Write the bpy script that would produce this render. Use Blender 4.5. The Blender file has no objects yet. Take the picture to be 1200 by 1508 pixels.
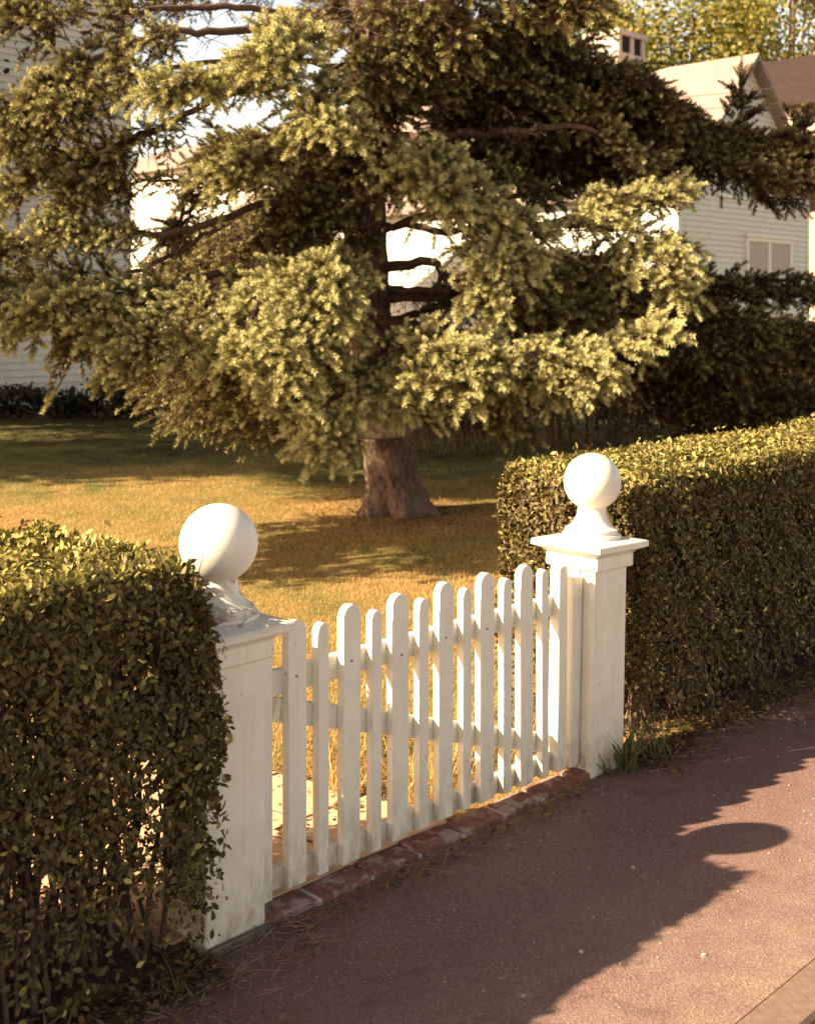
import bpy, bmesh, math, random
import numpy as np
from mathutils import Vector, Matrix
rng = np.random.default_rng(7); random.seed(7)
SC = bpy.context.scene; COL = SC.collection
R = math.radians
CAM_H, FOC, CX, HY = 1.7, 1800.0, 600.0, 460.0

# ------------------------------------------------------------------ helpers
def tag(o, label=None, cat=None, group=None, kind=None):
    if label: o['label'] = label
    if cat: o['category'] = cat
    if group: o['group'] = group
    if kind: o['kind'] = kind
    return o
def empty(name, loc=(0, 0, 0), rz=0.0, ry=0.0):
    o = bpy.data.objects.new(name, None); COL.objects.link(o)
    o.location = loc; o.rotation_euler = (0, ry, rz); o.empty_display_size = .2
    return o
def link(name, me, mat=None, parent=None, loc=None):
    o = bpy.data.objects.new(name, me); COL.objects.link(o)
    if mat is not None: me.materials.append(mat)
    if parent is not None: o.parent = parent
    if loc is not None: o.location = loc
    return o
def np_mesh(name, V, F, mat, parent=None, tint=None, smooth=False, loc=None):
    """V (n,3), F (m,k) one polygon size; tint = per-vertex float"""
    V = np.ascontiguousarray(V, dtype=np.float32); F = np.ascontiguousarray(F, dtype=np.int32)
    me = bpy.data.meshes.new(name); k = F.shape[1]
    me.vertices.add(len(V)); me.vertices.foreach_set('co', V.ravel())
    me.loops.add(F.size); me.loops.foreach_set('vertex_index', F.ravel())
    me.polygons.add(len(F)); me.polygons.foreach_set('loop_start', np.arange(0, F.size, k, dtype=np.int32))
    me.polygons.foreach_set('loop_total', np.full(len(F), k, dtype=np.int32))
    if smooth: me.polygons.foreach_set('use_smooth', np.ones(len(F), dtype=bool))
    if tint is not None:
        a = me.attributes.new('tint', 'FLOAT', 'POINT'); a.data.foreach_set('value', np.asarray(tint, dtype=np.float32))
    me.update(calc_edges=True)
    return link(name, me, mat, parent, loc)
class MB:
    """collects boxes, prisms, tubes into ONE mesh"""
    def __init__(s): s.bm = bmesh.new()
    def box(s, x0, x1, y0, y1, z0, z1, bev=0, M=None, seg=1):
        vs = [s.bm.verts.new(p) for p in ((x0,y0,z0),(x1,y0,z0),(x1,y1,z0),(x0,y1,z0),(x0,y0,z1),(x1,y0,z1),(x1,y1,z1),(x0,y1,z1))]
        fs = [s.bm.faces.new([vs[i] for i in q]) for q in ((3,2,1,0),(4,5,6,7),(0,1,5,4),(1,2,6,5),(2,3,7,6),(3,0,4,7))]
        g = list(vs)
        if bev:
            es = list({e for f in fs for e in f.edges})
            r = bmesh.ops.bevel(s.bm, geom=es, offset=bev, segments=seg, affect='EDGES', profile=.6)
            g = list({v for f in r['faces'] for v in f.verts} | {v for v in vs if v.is_valid})
        if M is not None: bmesh.ops.transform(s.bm, matrix=M, verts=g)
        return s
    def prism(s, pts, d, bev=0, M=None):
        """polygon pts (2D x,z) extruded along +y by d"""
        a = [s.bm.verts.new((p[0], 0, p[1])) for p in pts]; b = [s.bm.verts.new((p[0], d, p[1])) for p in pts]
        f0 = s.bm.faces.new(a); f1 = s.bm.faces.new(b[::-1]); n = len(pts)
        for i in range(n): s.bm.faces.new((a[i], b[i], b[(i+1) % n], a[(i+1) % n]))
        g = a + b
        if bev:
            es = list(set(f0.edges) | set(f1.edges))
            r = bmesh.ops.bevel(s.bm, geom=es, offset=bev, segments=1, affect='EDGES')
            g = list({v for f in r['faces'] for v in f.verts} | {v for v in g if v.is_valid})
        if M is not None: bmesh.ops.transform(s.bm, matrix=M, verts=g)
        return s
    def lathe(s, prof, n=48, M=None):
        rings = []
        for (r, z) in prof:
            rings.append([s.bm.verts.new((r*math.cos(2*math.pi*i/n), r*math.sin(2*math.pi*i/n), z)) for i in range(n)])
        for a, b in zip(rings, rings[1:]):
            for i in range(n): s.bm.faces.new((a[i], a[(i+1) % n], b[(i+1) % n], b[i]))
        s.bm.faces.new(rings[0][::-1]); s.bm.faces.new(rings[-1])
        if M is not None: bmesh.ops.transform(s.bm, matrix=M, verts=[v for r in rings for v in r])
        return s
    def poly(s, *pts):
        s.bm.faces.new([s.bm.verts.new(p) for p in pts]); return s
    def build(s, name, mat, parent=None, smooth=False, angle=None):
        bmesh.ops.recalc_face_normals(s.bm, faces=s.bm.faces[:])
        me = bpy.data.meshes.new(name); s.bm.to_mesh(me); s.bm.free()
        if smooth:
            for p in me.polygons: p.use_smooth = True
            if angle: me.set_sharp_from_angle(angle=R(angle))
        return link(name, me, mat, parent)
def tube_np(P, rad, n=6):
    """tube along points P with radius array"""
    P = np.asarray(P, float); m = len(P); rad = np.broadcast_to(np.asarray(rad, float), (m,))
    T = np.gradient(P, axis=0); T /= np.linalg.norm(T, axis=1)[:, None] + 1e-9
    ref = np.array([0, 0, 1.0]) if abs(T[:, 2]).mean() < .8 else np.array([1.0, 0, 0])
    A = np.cross(T, ref); A /= np.linalg.norm(A, axis=1)[:, None] + 1e-9; B = np.cross(T, A)
    th = np.arange(n)*2*math.pi/n
    V = P[:, None] + rad[:, None, None]*(A[:, None]*np.cos(th)[None, :, None] + B[:, None]*np.sin(th)[None, :, None])
    i = np.arange(m-1)[:, None]*n; j = np.arange(n)[None]; j2 = (j+1) % n
    F = np.stack([i+j, i+j2, i+n+j2, i+n+j], -1).reshape(-1, 4)
    return V.reshape(-1, 3), F
class Tubes:
    def __init__(s): s.V = []; s.F = []; s.n = 0
    def add(s, P, rad, n=5):
        V, F = tube_np(P, rad, n); s.V.append(V); s.F.append(F+s.n); s.n += len(V)
    def build(s, name, mat, parent=None, loc=None):
        if not s.V: return None
        return np_mesh(name, np.concatenate(s.V), np.concatenate(s.F), mat, parent, smooth=True, loc=loc)
def spline(P, n):
    P = np.asarray(P, float); Q = np.vstack([2*P[0]-P[1], P, 2*P[-1]-P[-2]]); out = []
    m = len(P)-1
    for t in np.linspace(0, m-1e-6, n):
        k = int(t); f = t-k; a, b, c, d = Q[k], Q[k+1], Q[k+2], Q[k+3]
        out.append(.5*((2*b)+(-a+c)*f+(2*a-5*b+4*c-d)*f*f+(-a+3*b-3*c+d)*f**3))
    return np.array(out)
def at(px, py, Y): return np.array([(px-CX)/FOC*Y, Y, CAM_H-(py-HY)*Y/FOC])
def unit(v): return v/(np.linalg.norm(v, axis=-1, keepdims=True)+1e-9)
def frames(D, U):
    D = unit(D); S = unit(np.cross(U, D)); N = np.cross(D, S)
    return np.stack([D, S, N], -1)       # columns: x, y, z
def scatter(tmplV, tmplF, P, Rm, S, tint):
    V = np.einsum('nij,vj->nvi', Rm, tmplV)*S[:, None, None] + P[:, None]
    k = len(tmplV); F = tmplF[None] + (np.arange(len(P))*k)[:, None, None]
    return V.reshape(-1, 3), F.reshape(-1, tmplF.shape[1]), np.repeat(tint, k)
def wob(P, s, seed=0):
    x, y, z = P[..., 0]*s, P[..., 1]*s, P[..., 2]*s; q = seed*1.7
    return (np.sin(x*1.3+y*.7+q)+np.sin(y*1.9-z*1.1+q*2)+np.sin(z*1.5+x*.9+q*3)+np.sin(x*3.1-y*2.3+z*2.7+q))/4

# ------------------------------------------------------------------ materials
class N:
    def __init__(s, name):
        s.m = bpy.data.materials.new(name); s.m.use_nodes = True; s.t = s.m.node_tree; s.t.nodes.clear()
        s.out = s.a('ShaderNodeOutputMaterial'); s.p = s.a('ShaderNodeBsdfPrincipled')
        s.l(s.p.outputs[0], s.out.inputs[0]); s.pos = s.a('ShaderNodeNewGeometry').outputs['Position']
    def a(s, t, **k):
        n = s.t.nodes.new(t)
        for a, b in k.items(): setattr(n, a, b)
        return n
    def l(s, a, b): s.t.links.new(a, b)
    def noise(s, scale, det=4, rough=.55, vec=None, dist=0):
        n = s.a('ShaderNodeTexNoise'); n.inputs['Scale'].default_value = scale; n.inputs['Detail'].default_value = det
        n.inputs['Roughness'].default_value = rough; n.inputs['Distortion'].default_value = dist
        s.l(vec if vec is not None else s.pos, n.inputs['Vector']); return n.outputs['Fac']
    def objco(s): return s.a('ShaderNodeTexCoord').outputs['Object']
    def scale(s, vec, sc):
        n = s.a('ShaderNodeMapping'); n.inputs['Scale'].default_value = sc; s.l(vec, n.inputs['Vector']); return n.outputs[0]
    def ramp(s, fac, stops, interp='LINEAR'):
        n = s.a('ShaderNodeValToRGB'); e = n.color_ramp.elements; n.color_ramp.interpolation = interp
        while len(e) < len(stops): e.new(.5)
        for el, (p, c) in zip(e, stops):
            el.position = p; el.color = (c[0], c[1], c[2], 1) if not isinstance(c, (int, float)) else (c, c, c, 1)
        s.l(fac, n.inputs[0]); return n.outputs[0]
    def mix(s, f, a, b, mode='MIX'):
        n = s.a('ShaderNodeMix', data_type='RGBA', blend_type=mode)
        for v, i in ((f, 0), (a, 6), (b, 7)):
            if hasattr(v, 'is_output'): s.l(v, n.inputs[i])
            elif i == 0: n.inputs[0].default_value = v
            else: n.inputs[i].default_value = (*v, 1)
        return n.outputs[2]
    def col(s, c):
        if hasattr(c, 'is_output'): s.l(c, s.p.inputs['Base Color'])
        else: s.p.inputs['Base Color'].default_value = (*c, 1)
        return s
    def set(s, rough=.6, spec=.4):
        s.p.inputs['Roughness'].default_value = rough; s.p.inputs['Specular IOR Level'].default_value = spec; return s
    def bump(s, h, st=.3, d=.01):
        b = s.a('ShaderNodeBump'); b.inputs['Strength'].default_value = st; b.inputs['Distance'].default_value = d
        s.l(h, b.inputs['Height']); s.l(b.outputs[0], s.p.inputs['Normal']); return s
    def transl(s, f, c):
        t = s.a('ShaderNodeBsdfTranslucent'); mx = s.a('ShaderNodeMixShader'); mx.inputs[0].default_value = f
        if hasattr(c, 'is_output'): s.l(c, t.inputs[0])
        else: t.inputs[0].default_value = (*c, 1)
        s.l(s.p.outputs[0], mx.inputs[1]); s.l(t.outputs[0], mx.inputs[2]); s.l(mx.outputs[0], s.out.inputs[0]); return s
    def attr(s, name='tint'):
        n = s.a('ShaderNodeAttribute'); n.attribute_name = name; return n.outputs['Fac']

WHITE = (.77, .74, .64)
def mk_paint(name, base=WHITE, peel=0.0, vertical=True, dirt=.5):
    m = N(name); o = m.objco()
    grain = m.noise(1, 5, .6, m.scale(o, (60, 60, 2.2) if vertical else (2.2, 60, 60)))
    blot = m.noise(9, 5, .65, o)
    c = m.mix(m.ramp(blot, [(.35, 1), (.75, 0)]), tuple(v*.86 for v in base), base)
    c = m.mix(m.ramp(grain, [(.25, dirt*.55), (.45, 0)]), c, (.46, .42, .36))
    spot = m.noise(38, 2, .4, o)
    c = m.mix(m.ramp(spot, [(.73, 0), (.78, .75*dirt)]), c, (.30, .25, .2))
    zz = m.a('ShaderNodeSeparateXYZ'); m.l(o, zz.inputs[0]); mz = m.a('ShaderNodeMapRange'); mz.inputs['From Min'].default_value = .30; mz.inputs['From Max'].default_value = .0; m.l(zz.outputs[2], mz.inputs['Value'])
    sp = m.a('ShaderNodeMath', operation='MULTIPLY'); m.l(mz.outputs[0], sp.inputs[0]); m.l(m.ramp(m.noise(22, 6, .7, m.scale(o, (1, 1, .45))), [(.38, 0), (.66, 1)]), sp.inputs[1])   # rain-splashed dirt low down
    c = m.mix(sp.outputs[0], c, (.36, .28, .21))
    ch = m.noise(55, 3, .6, m.scale(o, (1, 1, .3))); c = m.mix(m.ramp(ch, [(.70, 0), (.72, .8*dirt)]), c, (.33, .27, .22))   # small chips
    if peel:
        pk = m.noise(17, 8, .72, o, .6)
        lo = .66-.26*peel
        mask = m.ramp(pk, [(lo, 0), (lo+.02, 1)]); vc = m.a('ShaderNodeTexVoronoi', feature='DISTANCE_TO_EDGE'); vc.inputs['Scale'].default_value = 13; m.l(o, vc.inputs['Vector'])
        crack = m.ramp(vc.outputs['Distance'], [(.004, .7 if peel > .4 else .4), (.012, 0)]); mask = m.mix(1, mask, crack, 'LIGHTEN')
        wood = m.ramp(m.noise(30, 3, .5, o), [(.3, (.30, .25, .21)), (.55, (.42, .36, .31)), (.72, (.36, .16, .11))])
        c = m.mix(mask, c, wood)
        m.bump(m.mix(.5, grain, m.mix(mask, (1, 1, 1), (0, 0, 0))), .22, .002)
    else: m.bump(grain, .22, .002)
    m.col(c).set(.5, .35); return m.m
def mk_foliage(name, stops, tr=.25, rough=.55, spec=.3, trc=None):
    m = N(name); c = m.ramp(m.attr(), stops)
    m.col(c).set(rough, spec)
    m.transl(tr, m.mix(1, c, trc or (1.3, 1.35, .7), 'MULTIPLY')); return m.m
def mk_wood(name, a, b, sc=30, bump=.6, st=1.0):
    m = N(name); o = m.objco(); n1 = m.noise(sc, 6, .65, m.scale(o, (1, 1, .35))); n2 = m.noise(4, 3, .5, o)
    c = m.mix(m.ramp(n1, [(.35, 0), (.65, 1)]), a, b); c = m.mix(m.ramp(n2, [(.4, 0), (.75, .5)]), c, tuple(v*1.5 for v in b))
    m.col(c).set(.85, .2).bump(n1, bump, .02*st); return m.m
def mk_plain(name, c, rough=.6, var=.12, sc=6):
    m = N(name); n = m.noise(sc, 5, .6)
    m.col(m.mix(m.ramp(n, [(.3, 0), (.7, 1)]), tuple(v*(1-var) for v in c), tuple(v*(1+var) for v in c))).set(rough, .3); return m.m

PAINT = mk_paint('white_paint', dirt=.75); PAINT_H = mk_paint('white_paint_rail', vertical=False, dirt=.8)
PAINT_BALL = mk_paint('white_paint_smooth', (.77, .74, .65), 0, True, .25)
PAINT_PEEL = mk_paint('peeling_white_paint', (.70, .67, .58), .5, False, .9)
PAINT_CAP = mk_paint('worn_white_paint', (.67, .64, .56), .30, False, .8)
def grass_colour(m, k=1.0):
    big = m.noise(.55, 4, .6, dist=.4); mid = m.noise(2.6, 4, .65); fine = m.noise(16, 3, .6)
    f = m.mix(.4, big, mid); f = m.mix(.18, f, fine)
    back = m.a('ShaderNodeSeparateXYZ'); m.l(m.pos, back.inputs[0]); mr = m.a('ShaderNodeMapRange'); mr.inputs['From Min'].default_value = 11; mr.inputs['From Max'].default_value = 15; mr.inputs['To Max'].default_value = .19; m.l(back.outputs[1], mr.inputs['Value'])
    add = m.a('ShaderNodeMath'); m.l(f, add.inputs[0]); m.l(mr.outputs[0], add.inputs[1]); f = add.outputs[0]   # greener turf toward the back, its colour darkened to carry the shade there
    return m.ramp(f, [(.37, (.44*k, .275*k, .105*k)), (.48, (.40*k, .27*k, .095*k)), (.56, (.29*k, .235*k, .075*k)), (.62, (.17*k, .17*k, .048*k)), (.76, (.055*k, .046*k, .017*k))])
def mk_lawn():
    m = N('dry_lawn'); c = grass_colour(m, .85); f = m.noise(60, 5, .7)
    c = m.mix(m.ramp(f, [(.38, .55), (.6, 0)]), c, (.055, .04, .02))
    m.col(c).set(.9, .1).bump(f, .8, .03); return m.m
def mk_blades():
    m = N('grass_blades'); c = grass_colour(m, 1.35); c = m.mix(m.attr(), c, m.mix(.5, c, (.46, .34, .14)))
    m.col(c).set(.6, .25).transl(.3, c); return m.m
LAWN = mk_lawn(); BLADES = mk_blades()
U_ASPH = (.698, .716)
def mk_asphalt():
    m = N('asphalt'); v = m.a('ShaderNodeTexVoronoi'); v.inputs['Scale'].default_value = 210; m.l(m.pos, v.inputs['Vector'])
    big = m.noise(1.6, 4, .6); fine = m.noise(120, 4, .7); mid = m.noise(14, 3, .6)
    c = m.ramp(v.outputs['Color'], [(.1, (.138, .059, .056)), (.55, (.190, .104, .088)), (.85, (.24, .148, .118)), (.97, (.34, .24, .19))])
    c = m.mix(m.ramp(fine, [(.35, .6), (.6, 0)]), c, (.055, .034, .034))
    c = m.mix(m.ramp(big, [(.35, 0), (.7, .35)]), c, (.20, .145, .115))
    c = m.mix(m.ramp(mid, [(.66, 0), (.76, .35)]), c, (.07, .042, .04))
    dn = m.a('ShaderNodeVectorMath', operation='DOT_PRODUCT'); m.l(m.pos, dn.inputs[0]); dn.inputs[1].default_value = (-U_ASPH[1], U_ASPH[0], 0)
    kd = m.a('ShaderNodeMapRange'); kd.inputs['From Min'].default_value = 2.627-.45; kd.inputs['From Max'].default_value = 2.627-1.16; m.l(dn.outputs['Value'], kd.inputs['Value'])   # pale worn dust toward the kerb, its colour also lifting the sunlit tone
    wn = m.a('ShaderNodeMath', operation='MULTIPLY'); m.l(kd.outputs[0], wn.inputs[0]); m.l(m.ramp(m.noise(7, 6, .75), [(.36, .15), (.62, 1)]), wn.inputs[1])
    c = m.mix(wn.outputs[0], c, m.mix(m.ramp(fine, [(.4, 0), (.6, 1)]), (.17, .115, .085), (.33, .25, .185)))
    tar = m.noise(2.3, 3, .5, dist=1.5); c = m.mix(m.ramp(tar, [(.60, 0), (.66, .3)]), c, (.075, .04, .037))
    v2 = m.a('ShaderNodeTexVoronoi'); v2.inputs['Scale'].default_value = 38; m.l(m.pos, v2.inputs['Vector'])
    c = m.mix(m.ramp(v2.outputs['Distance'], [(.09, .8), (.13, 0)]), c, (.36, .28, .22))
    m.col(c).set(.82, .3).bump(m.mix(.5, v.outputs['Distance'], fine), .7, .006); return m.m
ASPHALT = mk_asphalt()
def mk_concrete():
    m = N('kerb_concrete'); f = m.noise(45, 5, .7); b = m.noise(7, 4, .6)
    c = m.mix(m.ramp(f, [(.35, 0), (.65, 1)]), (.14, .095, .07), (.20, .14, .104))
    c = m.mix(m.ramp(b, [(.58, 0), (.66, .7)]), c, (.36, .21, .045))
    m.col(c).set(.85, .2).bump(f, .4, .004); return m.m
KERB = mk_concrete(); ROAD = mk_plain('road_asphalt', (.10, .07, .062), .9, .25, 40)
def mk_brick():
    m = N('brick'); o = m.objco(); n = m.noise(26, 5, .7, o)
    c = m.ramp(m.attr(), [(0, (.17, .075, .058)), (.5, (.21, .095, .072)), (1, (.27, .14, .105))])
    c = m.mix(m.ramp(n, [(.40, .6), (.55, 0)]), c, (.12, .05, .042)); c = m.mix(m.ramp(m.noise(11, 6, .7, o), [(.49, 0), (.56, .85)]), c, (.36, .28, .235))
    m.col(c).set(.9, .15).bump(n, .6, .006); return m.m
BRICK = mk_brick(); MORTAR = mk_plain('mortar', (.42, .35, .29), .9, .25, 50)
PAVER = mk_plain('peach_flagstone', (.50, .33, .20), .85, .14, 9); JOINT = mk_plain('path_joint', (.14, .08, .05), .9, .3, 30)
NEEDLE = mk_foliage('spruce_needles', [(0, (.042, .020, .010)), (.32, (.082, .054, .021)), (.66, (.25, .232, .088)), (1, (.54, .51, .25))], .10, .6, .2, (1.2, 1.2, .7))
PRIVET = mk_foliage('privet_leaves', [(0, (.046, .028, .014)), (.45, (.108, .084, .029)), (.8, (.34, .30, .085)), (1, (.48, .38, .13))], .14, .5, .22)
SHRUB = mk_foliage('shrub_leaves', [(0, (.022, .024, .012)), (1, (.055, .058, .022))], .2)
DECID = mk_foliage('yellow_green_leaves', [(0, (.11, .115, .022)), (.6, (.22, .20, .04)), (1, (.34, .26, .06))], .35)
TWIGLEAF = mk_foliage('autumn_leaves', [(0, (.05, .04, .016)), (.5, (.13, .085, .03)), (1, (.28, .15, .06))], .25)
BARK = mk_wood('spruce_bark', (.045, .027, .022), (.21, .145, .11), 34, 1.0, 1.6)
LIMB = mk_wood('spruce_limb_bark', (.05, .03, .022), (.14, .09, .062), 40, .8)
TWIG = mk_wood('twig_bark', (.06, .035, .025), (.16, .095, .06), 60, .3)
STEM = mk_wood('hedge_stem_bark', (.045, .03, .024), (.13, .085, .06), 50, .5)
GREYWOOD = mk_wood('weathered_board', (.07, .05, .042), (.16, .12, .10), 25, .5)
def mk_siding():
    m = N('white_clapboard'); n = m.noise(3, 4, .6); s = m.noise(1, 4, .6, m.scale(m.pos, (6, 6, 60)))
    c = m.mix(m.ramp(n, [(.3, 0), (.7, 1)]), (.64, .61, .53), (.72, .69, .60)); c = m.mix(m.ramp(s, [(.3, .35), (.5, 0)]), c, (.5, .46, .40))
    m.col(c).set(.6, .3); return m.m
SIDING = mk_siding(); TRIM = mk_plain('white_trim', (.74, .71, .63), .5, .05); SHADE = mk_plain('window_blind', (.48, .40, .33), .8, .06)
ROOF = mk_plain('pinkish_shingles', (.27, .205, .172), .9, .2, 8); ROOFD = mk_plain('dark_brown_shingles', (.030, .017, .014), .9, .35, 5)
CREAM = mk_plain('cream_siding', (.55, .42, .27), .7, .08); DARKGLASS = N('window_glass').col((.035, .04, .05)).set(.08, .6).m
RUST = mk_plain('rusty_nail', (.20, .07, .035), .8)
FLUE = mk_plain('dark_flue', (.02, .016, .014), .95); PINK = mk_plain('pink_rubber', (.55, .16, .16), .5); WIRE = mk_plain('wire', (.08, .06, .05), .6)

# ------------------------------------------------------------------ gate frame of reference
G0 = np.array([-.3905, 3.3626, 0]); U = unit(np.array([.698, .716, 0])); NV = np.array([-U[1], U[0], 0.])
ANG = math.atan2(U[1], U[0])
def W(x, n, z=0): return G0 + x*U + n*NV + np.array([0, 0, z])
def gloc(x, n, z=0): return tuple(W(x, n, z))

# ------------------------------------------------------------------ ground
def strip(name, x0, x1, n0, n1, z, mat, sub=None):
    V = np.array([W(x0, n0, z), W(x1, n0, z), W(x1, n1, z), W(x0, n1, z)])
    return tag(np_mesh(name, V, np.array([[0, 1, 2, 3]]), mat), kind='structure')
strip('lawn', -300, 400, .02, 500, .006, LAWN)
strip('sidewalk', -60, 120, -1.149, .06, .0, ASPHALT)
k = MB(); 
for i in range(-12, 16): k.box(i*2.4+.2, i*2.4+2.592, -1.272, -1.146, -.2, .004, .01)
k = tag(k.build('kerb', KERB), kind='structure'); k.location = tuple(G0); k.rotation_euler.z = ANG
strip('road', -300, 400, -200, -1.2, -.13, ROAD)
SOIL = mk_plain('hedge_soil', (.075, .045, .033), .95, .4, 30)
def soil(x0, x1, n0, n1):
    b = MB(); xs = np.linspace(x0, x1, 60); e = n0+.035*np.sin(xs*9)+.03*np.sin(xs*23+1)+.02*np.sin(xs*51+2)
    for i in range(59): b.poly(tuple(W(xs[i], e[i], .0045)), tuple(W(xs[i+1], e[i+1], .0045)), tuple(W(xs[i+1], n1, .012)), tuple(W(xs[i], n1, .012)))
    return tag(b.build('soil', SOIL), kind='structure')
soil(-2.3, -.21, -.10, .62); soil(1.73, 5.0, -.06, .72)
# garden path of flagstones leading in from the gate, veering left
pth = MB(); cx = lambda t: -.05*t-.13*t*t
nrow = 9
for i in range(nrow):
    n0 = .10+i*.36; n1 = n0+.345
    for a, b in ((-.38, .0), (.012, .40), (.412, .74)):
        j = lambda: random.uniform(-.008, .008)
        xs = cx(n0)+.30; xe = cx(n1)+.30; off = (i % 2)*.12-.06
        aa, bb = a+(off if a > -.3 else 0), b+(off if b < .7 else 0)
        pth.poly((xs+aa-.3+j(), n0+j(), .022), (xs+bb-.31+j(), n0+j(), .022), (xe+bb-.31+j(), n1+j(), .022), (xe+aa-.3+j(), n1+j(), .022))
ext = bmesh.ops.extrude_face_region(pth.bm, geom=pth.bm.faces[:]); bmesh.ops.translate(pth.bm, vec=(0, 0, -.018), verts=[v for v in ext['geom'] if isinstance(v, bmesh.types.BMVert)])
p = tag(pth.build('garden_path', PAVER), kind='structure'); p.location = gloc(.12, 0); p.rotation_euler.z = ANG
jb = MB(); ts = np.linspace(.06, 3.4, 12)
for a, b in zip(ts, ts[1:]): jb.poly((cx(a)-.40, a, .0125), (cx(a)+.77, a, .0125), (cx(b)+.77, b, .0125), (cx(b)-.40, b, .0125))
p = tag(jb.build('path_bed', JOINT), kind='structure'); p.location = gloc(.12, 0); p.rotation_euler.z = ANG

# ------------------------------------------------------------------ gate posts
def gate_post(label, x, lean, jamb_x, peel):
    t = empty('gate_post', gloc(x, 0), ANG, lean); tag(t, label, 'gate post', 'gate posts with ball finials')
    w = .2
    b = MB(); b.box(0, w, 0, w, -.02, .77, .0035)
    b.build('shaft', PAINT, t)
    b = MB(); b.box(jamb_x[0], jamb_x[1], .05, .125, .04, .73, .003); b.build('jamb_board', PAINT, t)
    if peel:
        b = MB(); b.box(.0, .205, -.022, -.004, -.005, .022, .004); b.build('base_board', GREYWOOD, t)
    else:
        b = MB(); b.box(-.008, -.0012, -.003, .022, .0, .752, .002); b.box(-.007, -.0012, .068, .20, .0, .752, .002); b.build('side_trim', PAINT, t)
    b = MB(); b.box(-.018, w+.018, -.018, w+.018, .752, .803, .004); b.build('collar', PAINT, t)
    # cove moulding under the cap: square lathe
    b = MB(); pr = [(.017, .8032), (.019, .806), (.023, .810), (.030, .8145), (.038, .818), (.044, .820), (.045, .8245)]
    rows = []
    for e, z in pr: rows.append([b.bm.verts.new(q) for q in ((-e, -e, z), (w+e, -e, z), (w+e, w+e, z), (-e, w+e, z))])
    for r0, r1 in zip(rows, rows[1:]):
        for i in range(4): b.bm.faces.new((r0[i], r0[(i+1) % 4], r1[(i+1) % 4], r1[i]))
    b.bm.faces.new(rows[-1]); b.build('cove_moulding', PAINT, t)
    b = MB(); e = .057; rows = []
    for e, z in ((.055, .8247), (.058, .8265), (.058, .845), (.054, .849), (-.02, .862)):
        rows.append([b.bm.verts.new(q) for q in ((-e, -e, z), (w+e, -e, z), (w+e, w+e, z), (-e, w+e, z))])
    for r0, r1 in zip(rows, rows[1:]):
        for i in range(4): b.bm.faces.new((r0[i], r0[(i+1) % 4], r1[(i+1) % 4], r1[i]))
    b.bm.faces.new(rows[-1]); b.bm.faces.new(rows[0][::-1]); b.build('cap', PAINT_CAP if peel else PAINT_H, t)
    M = Matrix.Translation((w/2+(.016 if peel else .009), w/2, 0))
    b = MB(); b.lathe([(.098, .850), (.108, .855), (.112, .863), (.109, .871), (.099, .875), (.097, .879), (.100, .884), (.098, .890), (.088, .894), (.077, .903), (.067, .917), (.059, .933), (.054, .948), (.053, .97)], 64, M)
    b.build('neck', PAINT_PEEL if peel else PAINT_H, t, True, 40)
    r = .108; c = 1.064
    b = MB(); b.lathe([(max(.003, r*math.sin(a)), c-r*math.cos(a)) for a in np.linspace(.02, math.pi-.02, 40)], 72, M)
    b.build('ball', PAINT_BALL, t, True)
    return t
pl = gate_post('white ball-topped gate post with peeling neck, half hidden by the near hedge', -.2, 0, (.2005, .268), True)
pr = gate_post('clean white ball-topped gate post where the gate closes, weeds at its foot', 1.52, R(1.9), (-.066, -.009), False)

# ------------------------------------------------------------------ gate
gate = empty('picket_gate', gloc(0, .05), ANG); tag(gate, 'low white picket gate with alternating wide and narrow round-topped pickets', 'gate')
def picket(x0, x1, ztop, zbot, lean=0):
    w = x1-x0; r = w/2; k = r
    pts = [(-r, zbot), (r, zbot)]
    zc = ztop-k
    pts += [(r*math.cos(a), zc+k*math.sin(a)) for a in np.linspace(0, math.pi, 15)]
    M = Matrix.Translation(((x0+x1)/2, 0, 0)) @ Matrix.Rotation(lean, 4, 'Y')
    return MB().prism(pts, .0285, .0022, M).build('picket', PAINT, gate)
PK = [(.126,.194,.814,.052),(.241,.281,.789,.052),(.337,.407,.823,.05),(.457,.497,.788,.051),(.547,.617,.821,.053),(.666,.707,.788,.055),(.758,.824,.823,.057),
      (.876,.914,.787,.056),(.964,1.032,.822,.055),(1.083,1.124,.788,.052),(1.176,1.243,.817,.05),(1.296,1.332,.787,.048)]
for i, (a, b, t, z) in enumerate(PK): picket(a, b, t, z, random.uniform(-.003, .003))
MB().prism([(1.382,.047),(1.436,.047),(1.446,.765),(1.441,.778),(1.433,.784),(1.416,.784),(1.398,.779),(1.394,.765)], .044, .003).build('stile', PAINT, gate)
for (x, z) in ((.372, .655), (.585, .63), (.995, .635), (.155, .655), (.79, .645)): MB().lathe([(.0035, 0), (.0035, .0015), (.0015, .0022)], 10, Matrix.Translation((x, -.0001, z)) @ Matrix.Rotation(R(90), 4, 'X')).build('nail', RUST, gate)
o = MB().box(.072, 1.392,     .0288, .056, .602, .676, .003).build('top_rail', PAINT_H, gate)
o = MB().box(.072, 1.392,   .0288, .056, .048, .112, .003).build('bottom_rail', PAINT_H, gate)
bx = MB(); A = np.array([.10, .565]); B = np.array([1.36, .15]); L = np.linalg.norm(B-A); an = math.atan2(*(B-A)[::-1])
bx.box(0, L, .0292, .053, -.034, .034, .002, Matrix.Translation((A[0], 0, A[1])) @ Matrix.Rotation(-an, 4, 'Y'))
bx.build('brace', PAINT_H, gate)
# hinges behind the left end
o = MB().box(.045, .20, .0565, .0605, .622, .655, .001).build('hinge', GREYWOOD, gate)
o = MB().box(.045, .20, .0565, .0605, .068, .098, .001).build('hinge', GREYWOOD, gate)

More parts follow.
